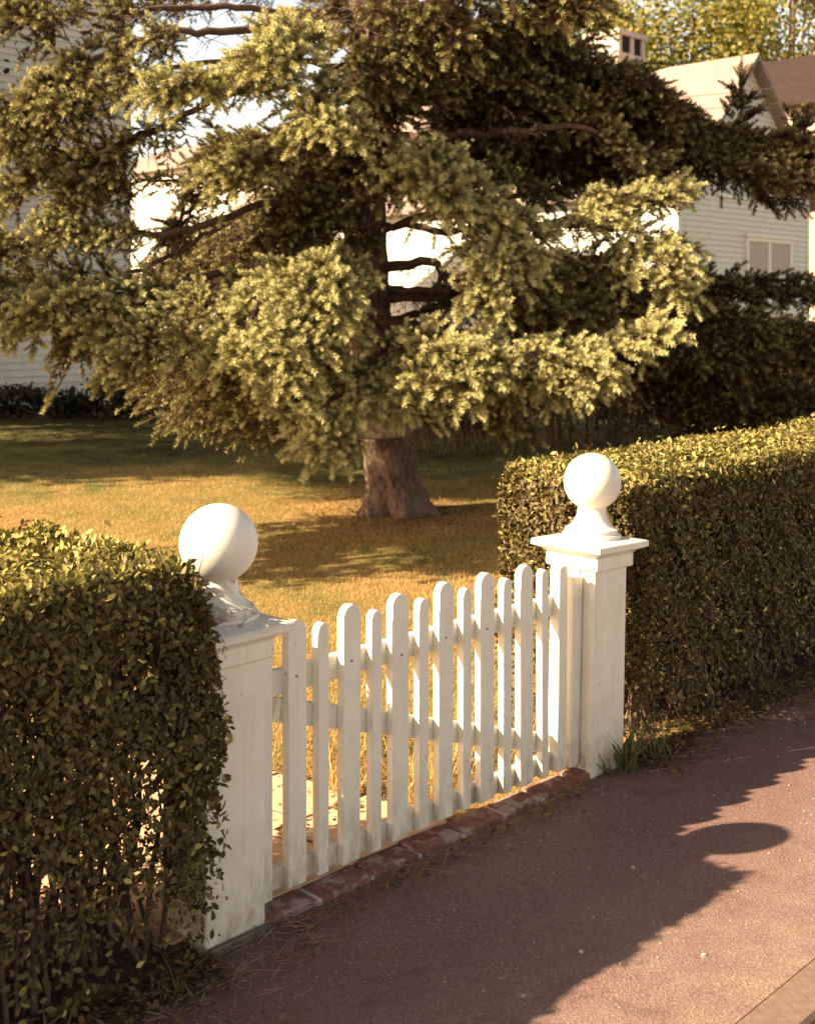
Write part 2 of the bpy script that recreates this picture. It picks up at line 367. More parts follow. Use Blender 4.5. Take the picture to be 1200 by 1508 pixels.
# brick sill
sill = empty('brick_sill', gloc(0, 0), ANG); tag(sill, 'row of worn red bricks set in pale mortar under the gate', 'brick edging')
bs = MB(); x = -.005; tints = []
while x < 1.50:
    l = random.uniform(.185, .20); M = Matrix.Translation((x+l/2, .050+random.uniform(-.005, .005), .006)) @ Matrix.Rotation(random.uniform(-.03, .03), 4, 'Z') @ Matrix.Rotation(random.uniform(-.02, .02), 4, 'Y')
    n0 = len(bs.bm.verts); bs.box(-l/2, l/2, -.05, .05, -.03, .014+random.uniform(-.004, .003), .008, M, 2); tints += [random.random()]*(len(bs.bm.verts)-n0); x += l+.014
for v in bs.bm.verts:
    h = math.sin(v.co.x*83+v.co.y*57)+math.sin(v.co.x*41-v.co.z*91); v.co += Vector((0, h*.0018, h*.0012))
bo = bs.build('bricks', BRICK, sill); a = bo.data.attributes.new('tint', 'FLOAT', 'POINT'); a.data.foreach_set('value', np.array(tints[:len(bo.data.vertices)], dtype=np.float32))
mo = MB()
for i in range(7): mo.box(-.006+.2065*i-random.uniform(.008, .02), -.006+.2065*i+random.uniform(.004, .02), -.002+random.uniform(-.006, .003), .095, -.03, .012+random.uniform(-.003, .004), .006)
mo.build('mortar', MORTAR, sill)

# ------------------------------------------------------------------ leaf templates
LEAF_V = np.array([(0, 0, 0), (.24, .21, .055), (.62, .235, .05), (1, 0, -.07), (.62, -.235, .05), (.24, -.21, .055), (.45, 0, -.03)]); LEAF_F = np.array([(0, 6, 1), (1, 6, 2), (2, 6, 3), (3, 6, 4), (4, 6, 5), (5, 6, 0)])
def hedge(name_label, x0, x1, n0, n1, ztop, count, lsize, seed, low=0.35, dens_low=.4, round_end=0, group='clipped privet hedges'):
    g = np.random.default_rng(seed)
    root = empty('privet_hedge', gloc((x0+x1)/2 if False else (x0 if round_end < 0 else x1 if round_end > 0 else x0), (n0+n1)/2), ANG); tag(root, name_label, 'hedge', group)
    base = np.array(root.location); 
    areas = dict(front=(x1-x0)*ztop*1.15, back=(x1-x0)*ztop*.9, top=(x1-x0)*(n1-n0)*1.25, e0=(n1-n0)*ztop, e1=(n1-n0)*ztop)
    if round_end >= 0 and x0 < -1.2: areas['e0'] = .05
    if x1 > 4.2: areas['e1'] = .05
    tot = sum(areas.values()); Ps = []; Ns = []
    for k, a in areas.items():
        m = int(count*a/tot); d = np.abs(g.exponential(.045, m)); d = np.minimum(d, .3)
        x = g.uniform(x0, x1, m); n = g.uniform(n0, n1, m); z = ztop*np.sqrt(g.uniform(.0, 1, m)) if k != 'top' else np.full(m, ztop)
        if k == 'front': n = n0+d; N_ = np.tile([0, -1, .25], (m, 1))
        elif k == 'back': n = n1-d; N_ = np.tile([0, 1, .25], (m, 1))
        elif k == 'top': z = ztop-d; N_ = np.tile([0, 0, 1], (m, 1))
        elif k == 'e0': x = x0+d; N_ = np.tile([-1, 0, .25], (m, 1))
        else: x = x1-d; N_ = np.tile([1, 0, .25], (m, 1))
        Ps.append(np.stack([x, n, z], -1)); Ns.append(N_)
    P = np.concatenate(Ps); Nn = np.concatenate(Ns).astype(float)
    keep = g.uniform(0, 1, len(P)) < np.where(P[:, 2] < low, dens_low+(1-dens_low)*np.clip(P[:, 2]/low, 0, 1)**1.25, 1)
    keep &= g.uniform(0, 1, len(P)) < np.clip(.70+.95*wob(P, 13, seed), .12, 1)
    P = P[keep]; Nn = Nn[keep]
    # uneven clipped surface, slightly rounded shoulders
    bl = wob(P, 5, seed)*.028+wob(P, 17, seed+3)*.016
    Nn0 = unit(Nn.copy()); P += Nn0*bl[:, None]
    sh = np.clip((P[:, 2]-(ztop-.13))/.13, 0, 1)**2
    P[:, 1] += np.where(P[:, 1] < (n0+n1)/2, 1, -1)*sh*.05
    if round_end: 
        xe = x1 if round_end > 0 else x0; P[:, 0] -= round_end*sh*.04*(np.abs(P[:, 0]-xe) < .3)
    if round_end > 0: P[:, 0] -= np.clip((P[:, 2]-.68)/.3, 0, 1)*.05*(P[:, 0] > x1-.35)
    # a few stray shoots
    m = max(10, len(P)//55); idx = g.integers(0, len(P), m); ex = P[idx]+Nn0[idx]*g.uniform(.02, .06, (m, 1)); P = np.vstack([P, ex]); Nn = np.vstack([Nn, Nn[idx]])
    nrm = unit(unit(Nn)*1.0+g.normal(0, .55, P.shape)); D = unit(g.normal(0, 1, P.shape)+np.array([0, 0, .35])); D = unit(D-nrm*(D*nrm).sum(1)[:, None]*.85)
    Rm = frames(D, nrm); S = lsize*g.uniform(.65, 1.25, len(P)); tint = np.clip(g.normal(.32, .15, len(P))+(g.uniform(0, 1, len(P)) < .03)*.5+.30*np.clip((P[:, 2]-ztop+.10)/.10, 0, 1), 0, 1)  # top leaves paler: new growth, plus the sunlit look put into the tint
    V, F, T = scatter(LEAF_V, LEAF_F, P, Rm, S, tint); LP = []
    # to world-aligned parent-local
    off = np.array([x0 if round_end < 0 else x1 if round_end > 0 else x0, (n0+n1)/2, 0]); V = V-off
    tb = Tubes()
    for i in range(int((x1-x0)*150)):
        bx_, by_ = g.uniform(x0+.06, x1-.04), g.uniform(n0+.16, n1-.16); h = g.uniform(.6, .97)*ztop
        tx, ty = np.clip(bx_+g.normal(0, .14), x0+.05, x1-.05), np.clip(by_+g.normal(0, .16), n0+.05, n1-.05)
        Pp = spline(np.array([(bx_, by_, 0), ((bx_*2+tx)/3+g.normal(0, .03), (by_*2+ty)/3+g.normal(0, .03), h*.35), (tx+g.normal(0, .03), ty, h*.7), (tx, ty, h)])-off, 9)
        tb.add(Pp, np.linspace(g.uniform(.004, .011), .002, 9), 5)
        for j in range(7):
            q = Pp[g.integers(2, 8)]; e = q+np.array([g.normal(0, .11), g.normal(0, .13), g.uniform(.02, .2)]); e = np.array([np.clip(e[0], x0-off[0]+.05, x1-off[0]-.05), np.clip(e[1], n0-off[1]+.035, n1-off[1]-.035), e[2]])
            tb.add(np.array([q, (q+e)/2+g.normal(0, .015, 3), e]), [.0026, .002, .001], 4)
            if e[2] < .6 and j % 2: LP += [q+(e-q)*f for f in (.35, .6, .8, .95, 1.0)]
    LP = np.array(LP)+g.normal(0, .006, (len(LP), 3)); m = len(LP)
    V2, F2, T2 = scatter(LEAF_V, LEAF_F, LP, frames(g.normal(0, 1, (m, 3)), g.normal(0, .6, (m, 3))+[0, -.5, .6]), lsize*g.uniform(.7, 1.3, m), np.clip(g.normal(.35, .2, m), 0, 1))
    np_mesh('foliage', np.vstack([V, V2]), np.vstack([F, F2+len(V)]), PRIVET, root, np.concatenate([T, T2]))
    tb.build('stems', STEM, root)
    return root
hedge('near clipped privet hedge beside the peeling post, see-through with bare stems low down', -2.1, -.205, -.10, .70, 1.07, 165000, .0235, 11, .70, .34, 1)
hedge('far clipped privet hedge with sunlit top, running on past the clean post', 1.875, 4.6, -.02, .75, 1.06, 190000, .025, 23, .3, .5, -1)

# ------------------------------------------------------------------ spruce
def twig_template(seed, n=76):
    g = np.random.default_rng(seed); V = []; F = []
    s = np.linspace(.06, 1.0, n)+g.uniform(-.02, .02, n); ph = np.arange(n)*2.39996+g.uniform(0, .5, n)
    for i in range(n):
        t = s[i]; ln = .215*(1-.25*max(0, t-.75)/.25)*g.uniform(.8, 1.15); fw = .45+.6*max(0, t-.6)
        sd = np.array([0, math.cos(ph[i]), math.sin(ph[i])]); d = np.array([fw, sd[1], sd[2]+.25]); d /= np.linalg.norm(d)
        b = np.array([t*.92, sd[1]*.02, sd[2]*.02]); w = np.cross(d, g.normal(0, 1, 3)); w = w/np.linalg.norm(w)*.026
        k = len(V); V += [b+w, b-w, b+d*ln]; F.append((k, k+1, k+2))
    k = len(V)   # core
    for a in range(3):
        th = a*2.094; V += [(0, .028*math.cos(th), .028*math.sin(th)), (.95, .016*math.cos(th), .016*math.sin(th))]
    for a in range(3):
        b = (a+1) % 3; F += [(k+2*a, k+2*b, k+2*a+1), (k+2*b, k+2*b+1, k+2*a+1)]
    V = np.array(V); return V, np.array(F), np.clip(V[:, 0], 0, 1)*.70-.38  # pale new growth at tips; inner needles tinted dark to deepen the shade
TW = [twig_template(i) for i in range(5)]; TWC = [twig_template(10+i, 26) for i in range(3)]
def limb(tree, path, r0, width, f0=.3, hang=0.0, dens=1.0, tl=.105, seed=0, tone=.6, coarse=False, droop=.35, up=.25, name='limb', bare=26):
    tc = trunk_c(path[0][2])
    if np.hypot(*(tc-path[0])[:2]) < .75: path = path.copy(); path[0] = tc
    g = np.random.default_rng(1000+seed); L = float(np.linalg.norm(np.diff(path, axis=0), axis=1).sum())
    m = max(8, int(L/.08)); C = spline(path, m); base = C[0].copy()
    C[1:-1] += (g.normal(0, 1, (m-2, 3))*.012)
    tb = Tubes(); fr = np.linspace(0, 1, m); tb.add(C-base, r0*.8*(1-fr)**.8+.005, 8)
    PP = []; DD = []; SS = []; TT = []
    def shoot(Q, tln, tonek, both=True, thick=.004):
        """twigs along a small branch Q (points)"""
        tb.add(Q-base, np.linspace(thick*1.35, .0022, len(Q)), 4)
        ln = np.linalg.norm(np.diff(Q, axis=0), axis=1).sum(); k = max(2, int(ln/(.026/dens)*(tl/.105)**-1)); 
        for i in range(k):
            f = .30+.70*(i+g.uniform(-.3, .3))/k; f = min(max(f, 0), .999); a = f*(len(Q)-1); j = int(a); q = Q[j]+(Q[j+1]-Q[j])*(a-j); T = unit(Q[j+1]-Q[j])
            S = unit(np.cross(T, [0, 0, 1.0])); sg = 1 if i % 2 else -1
            if g.uniform() < .22: d = T*.6+np.array([0, 0, .8])+S*g.normal(0, .3)
            else: d = T*.75+S*sg*.75+np.array([0, 0, up+g.normal(0, .22)])
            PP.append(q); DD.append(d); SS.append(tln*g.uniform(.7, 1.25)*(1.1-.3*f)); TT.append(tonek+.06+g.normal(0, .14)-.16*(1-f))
        PP.append(Q[-1]); DD.append(Q[-1]-Q[-2]+np.array([0, 0, .004])); SS.append(tln*1.15); TT.append(tonek+.1)
    n = max(3, int(L*(1-f0)/(.062/dens**.5)))
    for i in range(n):
        s = f0+(1-f0)*(i+g.uniform(0, .8))/n; s = min(s, .985); a = s*(m-1); j = min(int(a), m-2); c = C[j]+(C[j+1]-C[j])*(a-j); T = unit(C[j+1]-C[j])
        S = unit(np.cross(T, [0, 0, 1.0])+g.normal(0, .12, 3))
        if dens < 1.15 and g.uniform() < .24 or dens < 1.15 and math.sin(s*L*9+seed)*.5+g.normal(0, .3) < -.55: continue
        prof = (.35+.65*min(1, (s-f0)/.25+.2))*(1-.72*max(0, s-.35)/.65)
        for sg in (1, -1):
            ln = width*prof*g.uniform(.4, 1.35)+.06
            d0 = unit(T*.65+S*sg*.8+np.array([0, 0, g.normal(.02, .15)])); k = max(4, int(ln/.07)+2); t = np.linspace(0, 1, k)[:, None]
            Q = c+d0*ln*t+T*(ln*.25)*t**2+np.array([0, 0, -1.0])*droop*ln*t**2+g.normal(0, .008, (k, 3))*t
            shoot(Q, tl, tone)
            if ln > .3:       # second-order sprays
                for h in range(int(ln/.16)):
                    jj = g.integers(1, k-1); q = Q[jj]; l2 = ln*.4*g.uniform(.6, 1.1); d2 = unit(d0*.6+np.cross(d0, [0, 0, 1])*(1 if h % 2 else -1)*.7+np.array([0, 0, g.normal(-.1, .2)])); t2 = np.linspace(0, 1, 4)[:, None]
                    shoot(q+d2*l2*t2+np.array([0, 0, -.3*l2])*t2**2, tl*.95, tone-.03, thick=.003)
        if hang and g.uniform() < .85:
            ln = hang*prof*g.uniform(.4, 1.1)+.05; k = 5; t = np.linspace(0, 1, k)[:, None]
            Q = c+np.array([g.normal(0, .1), g.normal(0, .1), -1])*ln*t+T*.1*ln*t+g.normal(0, .012, (k, 3))
            shoot(Q, tl*.9, tone-.12)
        if g.uniform() < .5:
            k = 4; t = np.linspace(0, 1, k)[:, None]; ln = width*.3*g.uniform(.5, 1)+.05
            shoot(c+unit(T*.7+np.array([0, 0, .5])+S*g.normal(0, .5))*ln*t, tl, tone+.05)
    k = 4; t = np.linspace(0, 1, k)[:, None]; shoot(C[-1]+unit(C[-1]-C[-2])*.12*t, tl, tone+.1)
    for i in range(bare):       # dead inner twigs
        s = g.uniform(.12, max(.3, min(.8, f0+.3))); c = C[int(s*(m-1))]; d = unit(g.normal(0, 1, 3)*np.array([1, 1, .5])+np.array([0, 0, -.5])); ln = g.uniform(.15, .45)
        mid = c+d*ln*.5+g.normal(0, .03, 3); e = c+d*ln+np.array([0, 0, -.12*ln])+g.normal(0, .04, 3); tb.add(np.array([c, mid, e])-base, [.0045, .003, .0012], 4)
        for h in range(3):
            q = c+(mid-c)*g.uniform(.3, 1); e2 = q+(d+g.normal(0, .6, 3))*ln*.35; tb.add(np.array([q, (q+e2)/2+g.normal(0, .01, 3), e2])-base, [.0025, .0018, .0008], 3)
    lo = tb.build(name, LIMB, tree, loc=tuple(base-np.array(tree.location)))
    P = np.array(PP); D = np.array(DD); S = np.array(SS); Tn = np.clip(np.array(TT), 0, 1); Vs = []; Fs = []; Ts = []; nv = 0
    Up = unit(np.array([0, 0, 1.0])+g.normal(0, .25, P.shape)); Rm = frames(D, Up); tm = TWC if coarse else TW; which = g.integers(0, len(tm), len(P))
    for v, (tv, tf, tt_) in enumerate(tm):
        q = which == v
        if not q.any(): continue
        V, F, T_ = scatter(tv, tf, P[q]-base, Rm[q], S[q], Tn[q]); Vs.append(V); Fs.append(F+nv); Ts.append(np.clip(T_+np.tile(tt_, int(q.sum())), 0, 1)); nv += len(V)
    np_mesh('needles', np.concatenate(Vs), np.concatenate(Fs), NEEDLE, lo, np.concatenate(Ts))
    return len(P)
TB = np.array([-.08, 10.3, 0.0])
spruce = empty('spruce_tree', tuple(TB)); tag(spruce, 'large blue spruce on the lawn with low drooping limbs and a flared trunk', 'tree')
def trunk_c(z): q = min(z, 3.1); return np.array([-.06-.235*q+.046*q*q, 10.3+.01*z, z])
def trunk():
    zs = np.concatenate([np.linspace(-.03, .6, 22), np.linspace(.65, 5, 50), np.linspace(5.3, 12.5, 16)]); n = 56; V = []
    th = np.arange(n)*2*math.pi/n
    for z in zs:
        c = trunk_c(max(z, 0)); c[2] = z; r = .208*(1-max(z, 0)/13.2)**.9; fl = math.exp(-max(z, 0)/.17)
        lob = 1+fl*(.42+.36*np.cos(5*th+.8)+.22*np.cos(3*th+2))+.025*np.sin(7*th+z*3)+.02*np.sin(13*th-z*9)
        rr = r*lob+.008*np.sin(23*th+z*21)+.006*np.sin(31*th-z*43)
        V.append(np.stack([c[0]+rr*np.cos(th), c[1]+rr*np.sin(th), np.full(n, z)], -1))
    V = np.array(V).reshape(-1, 3); m = len(zs); i = np.arange(m-1)[:, None]*n; j = np.arange(n)[None]; j2 = (j+1) % n
    F = np.stack([i+j, i+j2, i+n+j2, i+n+j], -1).reshape(-1, 4)
    np_mesh('trunk', V-TB, F, BARK, spruce, smooth=True)
trunk()
LIMBS = [  # (path in photograph coordinates with distance, radius, spread, start of foliage, hang, density, tone: needle tint, darkened where a limb lies in shade)
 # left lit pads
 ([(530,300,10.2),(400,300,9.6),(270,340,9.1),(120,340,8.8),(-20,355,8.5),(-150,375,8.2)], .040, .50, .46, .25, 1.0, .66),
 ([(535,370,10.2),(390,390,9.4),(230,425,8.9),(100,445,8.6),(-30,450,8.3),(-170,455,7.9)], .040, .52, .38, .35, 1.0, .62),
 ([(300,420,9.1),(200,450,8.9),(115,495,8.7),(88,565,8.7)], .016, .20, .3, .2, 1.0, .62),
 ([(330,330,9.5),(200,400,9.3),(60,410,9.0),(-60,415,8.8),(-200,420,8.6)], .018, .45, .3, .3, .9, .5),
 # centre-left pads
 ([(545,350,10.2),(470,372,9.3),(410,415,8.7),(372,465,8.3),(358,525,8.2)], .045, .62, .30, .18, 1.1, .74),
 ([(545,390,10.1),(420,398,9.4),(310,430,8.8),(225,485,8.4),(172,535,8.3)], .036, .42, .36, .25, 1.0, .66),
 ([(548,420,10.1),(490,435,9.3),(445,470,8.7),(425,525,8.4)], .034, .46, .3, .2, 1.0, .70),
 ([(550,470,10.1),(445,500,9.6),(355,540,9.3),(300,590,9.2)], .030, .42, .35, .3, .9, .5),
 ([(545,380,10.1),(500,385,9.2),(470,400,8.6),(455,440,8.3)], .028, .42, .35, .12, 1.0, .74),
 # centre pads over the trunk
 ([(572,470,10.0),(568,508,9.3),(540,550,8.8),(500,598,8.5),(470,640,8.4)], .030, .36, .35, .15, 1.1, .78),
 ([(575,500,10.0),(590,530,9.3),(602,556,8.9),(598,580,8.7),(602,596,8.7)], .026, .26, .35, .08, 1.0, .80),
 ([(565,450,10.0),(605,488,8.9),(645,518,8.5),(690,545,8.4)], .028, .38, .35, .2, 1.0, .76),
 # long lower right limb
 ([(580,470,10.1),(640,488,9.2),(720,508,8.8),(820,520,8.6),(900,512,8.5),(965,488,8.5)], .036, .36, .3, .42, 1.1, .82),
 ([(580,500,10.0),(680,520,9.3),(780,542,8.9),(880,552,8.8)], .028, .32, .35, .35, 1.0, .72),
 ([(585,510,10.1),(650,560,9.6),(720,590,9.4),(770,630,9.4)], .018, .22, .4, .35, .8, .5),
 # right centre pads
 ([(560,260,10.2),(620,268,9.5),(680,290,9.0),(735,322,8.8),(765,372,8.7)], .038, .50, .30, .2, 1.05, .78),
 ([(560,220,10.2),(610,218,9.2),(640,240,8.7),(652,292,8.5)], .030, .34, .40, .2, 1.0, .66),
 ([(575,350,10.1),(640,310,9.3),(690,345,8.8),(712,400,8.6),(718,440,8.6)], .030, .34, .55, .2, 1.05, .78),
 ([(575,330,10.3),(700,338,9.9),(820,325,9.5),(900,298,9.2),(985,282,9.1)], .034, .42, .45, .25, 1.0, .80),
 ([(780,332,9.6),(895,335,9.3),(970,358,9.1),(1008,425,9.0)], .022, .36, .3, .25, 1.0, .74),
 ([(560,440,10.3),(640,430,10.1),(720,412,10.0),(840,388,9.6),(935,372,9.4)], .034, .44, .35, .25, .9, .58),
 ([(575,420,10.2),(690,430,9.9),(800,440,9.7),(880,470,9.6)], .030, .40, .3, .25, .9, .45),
 # right side, its shade put into a darker needle tone
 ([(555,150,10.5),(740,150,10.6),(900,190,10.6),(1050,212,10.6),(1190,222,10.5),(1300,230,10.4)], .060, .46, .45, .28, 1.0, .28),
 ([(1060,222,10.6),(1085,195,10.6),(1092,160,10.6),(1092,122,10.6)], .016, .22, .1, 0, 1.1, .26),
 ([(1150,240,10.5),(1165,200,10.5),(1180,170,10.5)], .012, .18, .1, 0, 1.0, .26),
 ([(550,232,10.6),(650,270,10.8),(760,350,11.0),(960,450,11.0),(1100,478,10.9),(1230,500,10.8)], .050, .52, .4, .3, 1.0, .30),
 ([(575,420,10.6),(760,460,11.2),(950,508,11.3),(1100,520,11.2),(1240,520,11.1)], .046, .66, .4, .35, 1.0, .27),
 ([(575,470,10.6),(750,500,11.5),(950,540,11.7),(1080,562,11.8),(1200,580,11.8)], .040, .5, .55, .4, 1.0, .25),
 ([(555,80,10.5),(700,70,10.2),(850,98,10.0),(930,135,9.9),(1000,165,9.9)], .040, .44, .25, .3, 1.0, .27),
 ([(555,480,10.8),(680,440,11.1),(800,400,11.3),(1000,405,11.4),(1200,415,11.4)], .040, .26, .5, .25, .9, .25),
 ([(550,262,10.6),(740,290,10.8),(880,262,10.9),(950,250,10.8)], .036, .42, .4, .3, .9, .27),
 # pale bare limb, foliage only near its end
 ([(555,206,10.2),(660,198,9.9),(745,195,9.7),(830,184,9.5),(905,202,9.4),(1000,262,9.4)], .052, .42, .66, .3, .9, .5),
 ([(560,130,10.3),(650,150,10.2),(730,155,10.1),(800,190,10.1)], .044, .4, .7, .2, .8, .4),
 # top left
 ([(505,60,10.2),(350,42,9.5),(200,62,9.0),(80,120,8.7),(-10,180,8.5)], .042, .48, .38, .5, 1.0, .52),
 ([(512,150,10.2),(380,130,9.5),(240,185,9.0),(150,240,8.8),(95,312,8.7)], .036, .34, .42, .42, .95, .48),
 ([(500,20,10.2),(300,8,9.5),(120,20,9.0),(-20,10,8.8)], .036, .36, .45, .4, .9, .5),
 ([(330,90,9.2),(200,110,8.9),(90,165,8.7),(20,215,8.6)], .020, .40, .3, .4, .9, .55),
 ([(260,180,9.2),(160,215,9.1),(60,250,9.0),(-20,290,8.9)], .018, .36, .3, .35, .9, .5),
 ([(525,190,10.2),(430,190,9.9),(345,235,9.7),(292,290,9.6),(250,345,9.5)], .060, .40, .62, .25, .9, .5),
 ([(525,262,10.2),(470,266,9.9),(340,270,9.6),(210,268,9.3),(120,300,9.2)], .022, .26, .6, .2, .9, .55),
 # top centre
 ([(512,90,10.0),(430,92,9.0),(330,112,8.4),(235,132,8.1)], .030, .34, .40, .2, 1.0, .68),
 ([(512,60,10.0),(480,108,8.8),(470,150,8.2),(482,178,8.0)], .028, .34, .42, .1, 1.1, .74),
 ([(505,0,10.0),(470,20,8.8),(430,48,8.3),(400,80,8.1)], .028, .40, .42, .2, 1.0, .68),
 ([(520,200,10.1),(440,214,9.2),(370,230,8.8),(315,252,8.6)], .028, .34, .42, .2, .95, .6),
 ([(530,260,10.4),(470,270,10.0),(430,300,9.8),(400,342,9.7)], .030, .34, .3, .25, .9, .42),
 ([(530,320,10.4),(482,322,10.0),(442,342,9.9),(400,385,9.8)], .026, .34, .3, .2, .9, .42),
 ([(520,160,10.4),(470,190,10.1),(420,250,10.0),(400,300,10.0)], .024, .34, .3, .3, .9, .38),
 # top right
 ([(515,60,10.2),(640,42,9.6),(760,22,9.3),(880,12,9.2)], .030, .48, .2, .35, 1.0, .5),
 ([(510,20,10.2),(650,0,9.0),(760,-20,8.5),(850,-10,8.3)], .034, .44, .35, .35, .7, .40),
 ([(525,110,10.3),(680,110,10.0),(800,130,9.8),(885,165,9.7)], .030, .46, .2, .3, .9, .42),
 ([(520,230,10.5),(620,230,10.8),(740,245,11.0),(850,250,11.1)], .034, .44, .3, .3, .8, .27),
 ([(510,10,10.4),(620,60,10.6),(720,80,10.9),(830,70,11.0)], .034, .46, .3, .35, .8, .28),
 ([(505,-20,10.2),(580,-10,9.3),(640,20,8.8),(680,60,8.6)], .026, .36, .5, .25, .6, .42),
 ([(545,60,10.3),(550,88,9.6),(560,130,9.2),(575,172,9.1)], .022, .36, .22, .3, .9, .25),
 ([(545,10,10.3),(540,30,9.5),(545,70,9.0),(555,112,8.9)], .022, .38, .22, .3, .9, .42),
 ([(545,150,10.3),(530,188,9.7),(522,230,9.5),(518,268,9.4)], .020, .34, .22, .3, .9, .25),
 ([(545,-30,10.3),(560,-20,9.5),(580,20,9.0),(600,60,8.9)], .022, .38, .3, .3, .6, .36),
 ([(540,215,10.3),(560,170,9.6),(600,120,9.3),(650,90,9.1)], .022, .36, .25, .3, .9, .4),
 ([(540,190,10.3),(530,200,9.6),(560,240,9.3),(590,262,9.2)], .020, .34, .25, .35, .9, .4),
 ([(540,300,10.3),(490,262,9.7),(470,300,9.4),(480,335,9.3)], .020, .34, .25, .35, .9, .4),
 ([(560,240,10.4),(640,235,10.4),(730,250,10.2),(800,290,10.0)], .024, .4, .35, .3, .9, .42),
 # dense mass on the right and top right, shade deepened by dark tone
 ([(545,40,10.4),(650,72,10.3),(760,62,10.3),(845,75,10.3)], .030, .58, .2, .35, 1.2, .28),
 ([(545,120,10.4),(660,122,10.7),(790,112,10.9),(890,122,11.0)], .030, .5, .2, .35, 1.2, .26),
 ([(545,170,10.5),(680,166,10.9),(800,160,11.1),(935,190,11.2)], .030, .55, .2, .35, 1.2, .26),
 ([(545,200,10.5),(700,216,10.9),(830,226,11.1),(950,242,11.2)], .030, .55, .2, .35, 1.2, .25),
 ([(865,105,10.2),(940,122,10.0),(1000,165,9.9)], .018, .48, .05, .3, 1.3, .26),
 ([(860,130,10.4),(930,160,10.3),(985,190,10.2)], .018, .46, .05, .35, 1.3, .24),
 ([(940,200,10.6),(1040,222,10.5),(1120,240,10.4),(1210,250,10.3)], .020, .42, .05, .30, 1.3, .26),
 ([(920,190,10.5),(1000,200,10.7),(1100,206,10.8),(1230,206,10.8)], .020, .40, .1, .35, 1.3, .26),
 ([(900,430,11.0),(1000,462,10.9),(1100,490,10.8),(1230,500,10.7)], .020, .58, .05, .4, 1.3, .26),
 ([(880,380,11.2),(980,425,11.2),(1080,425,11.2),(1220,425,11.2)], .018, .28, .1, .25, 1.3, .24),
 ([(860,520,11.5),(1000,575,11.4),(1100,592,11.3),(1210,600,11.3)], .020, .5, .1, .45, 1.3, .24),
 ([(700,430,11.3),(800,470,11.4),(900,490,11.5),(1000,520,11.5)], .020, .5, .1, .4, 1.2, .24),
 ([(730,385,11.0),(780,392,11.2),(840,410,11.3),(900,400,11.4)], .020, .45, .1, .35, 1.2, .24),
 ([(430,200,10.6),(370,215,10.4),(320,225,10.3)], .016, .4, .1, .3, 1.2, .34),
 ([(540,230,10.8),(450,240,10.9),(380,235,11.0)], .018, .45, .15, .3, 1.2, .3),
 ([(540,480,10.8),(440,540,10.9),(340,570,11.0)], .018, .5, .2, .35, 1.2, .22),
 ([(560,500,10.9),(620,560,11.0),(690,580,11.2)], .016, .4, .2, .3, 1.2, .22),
]
cnt = 0
for i, (pa, r0, wd, f0, hg, dn, tone) in enumerate(LIMBS):
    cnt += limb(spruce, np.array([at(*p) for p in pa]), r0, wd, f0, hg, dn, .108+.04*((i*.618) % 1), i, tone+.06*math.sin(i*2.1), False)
# looping bare limb right of the trunk
limb(spruce, np.array([at(*p) for p in [(560,392,10.3),(600,392,10.2),(640,385,10.1),(650,410,10.0),(625,440,10.0),(650,470,10.0)]]), .055, .2, .8, .1, .8, .1, 90, .45)
# generic limbs: rear of the tree and the crown above the picture
g = np.random.default_rng(5)
for i in range(43):
    if i < 16: z = .9+1.9*((i*.618) % 1); az = g.uniform(R(15), R(165)); az = az+R(52) if R(48) < az < R(100) else az; ln = g.uniform(2.0, 3.4)
    else: z = 4.3+7.8*(i-16)/27; az = i*2.4+g.uniform(0, .4); ln = (3.3-.235*(z-4.3)*1.2)*g.uniform(.8, 1.05)
    ln = max(ln, .7); c = trunk_c(z); d = np.array([math.cos(az), math.sin(az), 0])
    pa = np.array([c, c+d*ln*.35+[0, 0, .06], c+d*ln*.7+[0, 0, -.1], c+d*ln+[0, 0, -.12]])
    cnt += limb(spruce, pa, .04, .6 if i < 16 else .62, .16, .35, .75 if i < 16 else .85, .17, 200+i, .4, True, bare=4)
print('TWIGS', cnt)
# board nailed to the trunk
bd = MB(); bd.box(-.225, .225, -.014, .014, -.13, .13, .004); bd = bd.build('wooden_board', GREYWOOD); bd.location = (-.20, 10.30-.238, .79); bd.rotation_euler = (0, R(-2), R(4))
tag(bd, 'weathered dark board fixed across the spruce trunk above its flare', 'board')

# ------------------------------------------------------------------ lawn grass
BL_V = np.array([(0, .05, 0), (0, -.05, 0), (.25, .035, .55), (.25, -.035, .55), (.62, 0, 1.0)]); BL_F = np.array([(0, 1, 3), (0, 3, 2), (2, 3, 4)])
def blades(name, P, h, g, tint=None, wid=1.0, mat=None):
    m = len(P); az = g.uniform(0, 2*math.pi, m); D = np.stack([np.cos(az), np.sin(az), g.normal(0, .15, m)], -1); Rm = frames(D, np.tile([0, 0, 1.0], (m, 1))+g.normal(0, .28, (m, 3)))
    tv = BL_V.copy(); tv[:, 1] *= wid
    V, F, T = scatter(tv, BL_F, P, Rm, h, g.uniform(0, .6, m)**2 if tint is None else tint); return np_mesh(name, V, F, mat or BLADES, None, T)
g = np.random.default_rng(3); m = 420000
Y = 3.6*(17.5/3.6)**g.uniform(0, 1, m); X = g.uniform(-.36, .22, m)*Y+g.uniform(-.2, .2, m); P = np.stack([X, Y, np.full(m, .004)], -1)
loc = np.stack([(P-G0)@U, (P-G0)@NV], -1); q = loc[:, 1]
onpath = (np.abs(loc[:, 0]-.12-(-.05*q-.13*q*q)-.18) < .6) & (q < 3.5)
keep = (q > .08) & ~onpath & (np.hypot(X+.08, Y-10.3) > .36)
P = P[keep]; hh = np.clip(.013+.006*wob(P, 2.3)+g.exponential(.0045, len(P)), .006, .045)*(.8+.03*P[:, 1])
tag(blades('grass', P, hh, g), 'short patchy green and straw lawn grass under the spruce', 'grass', kind='stuff')
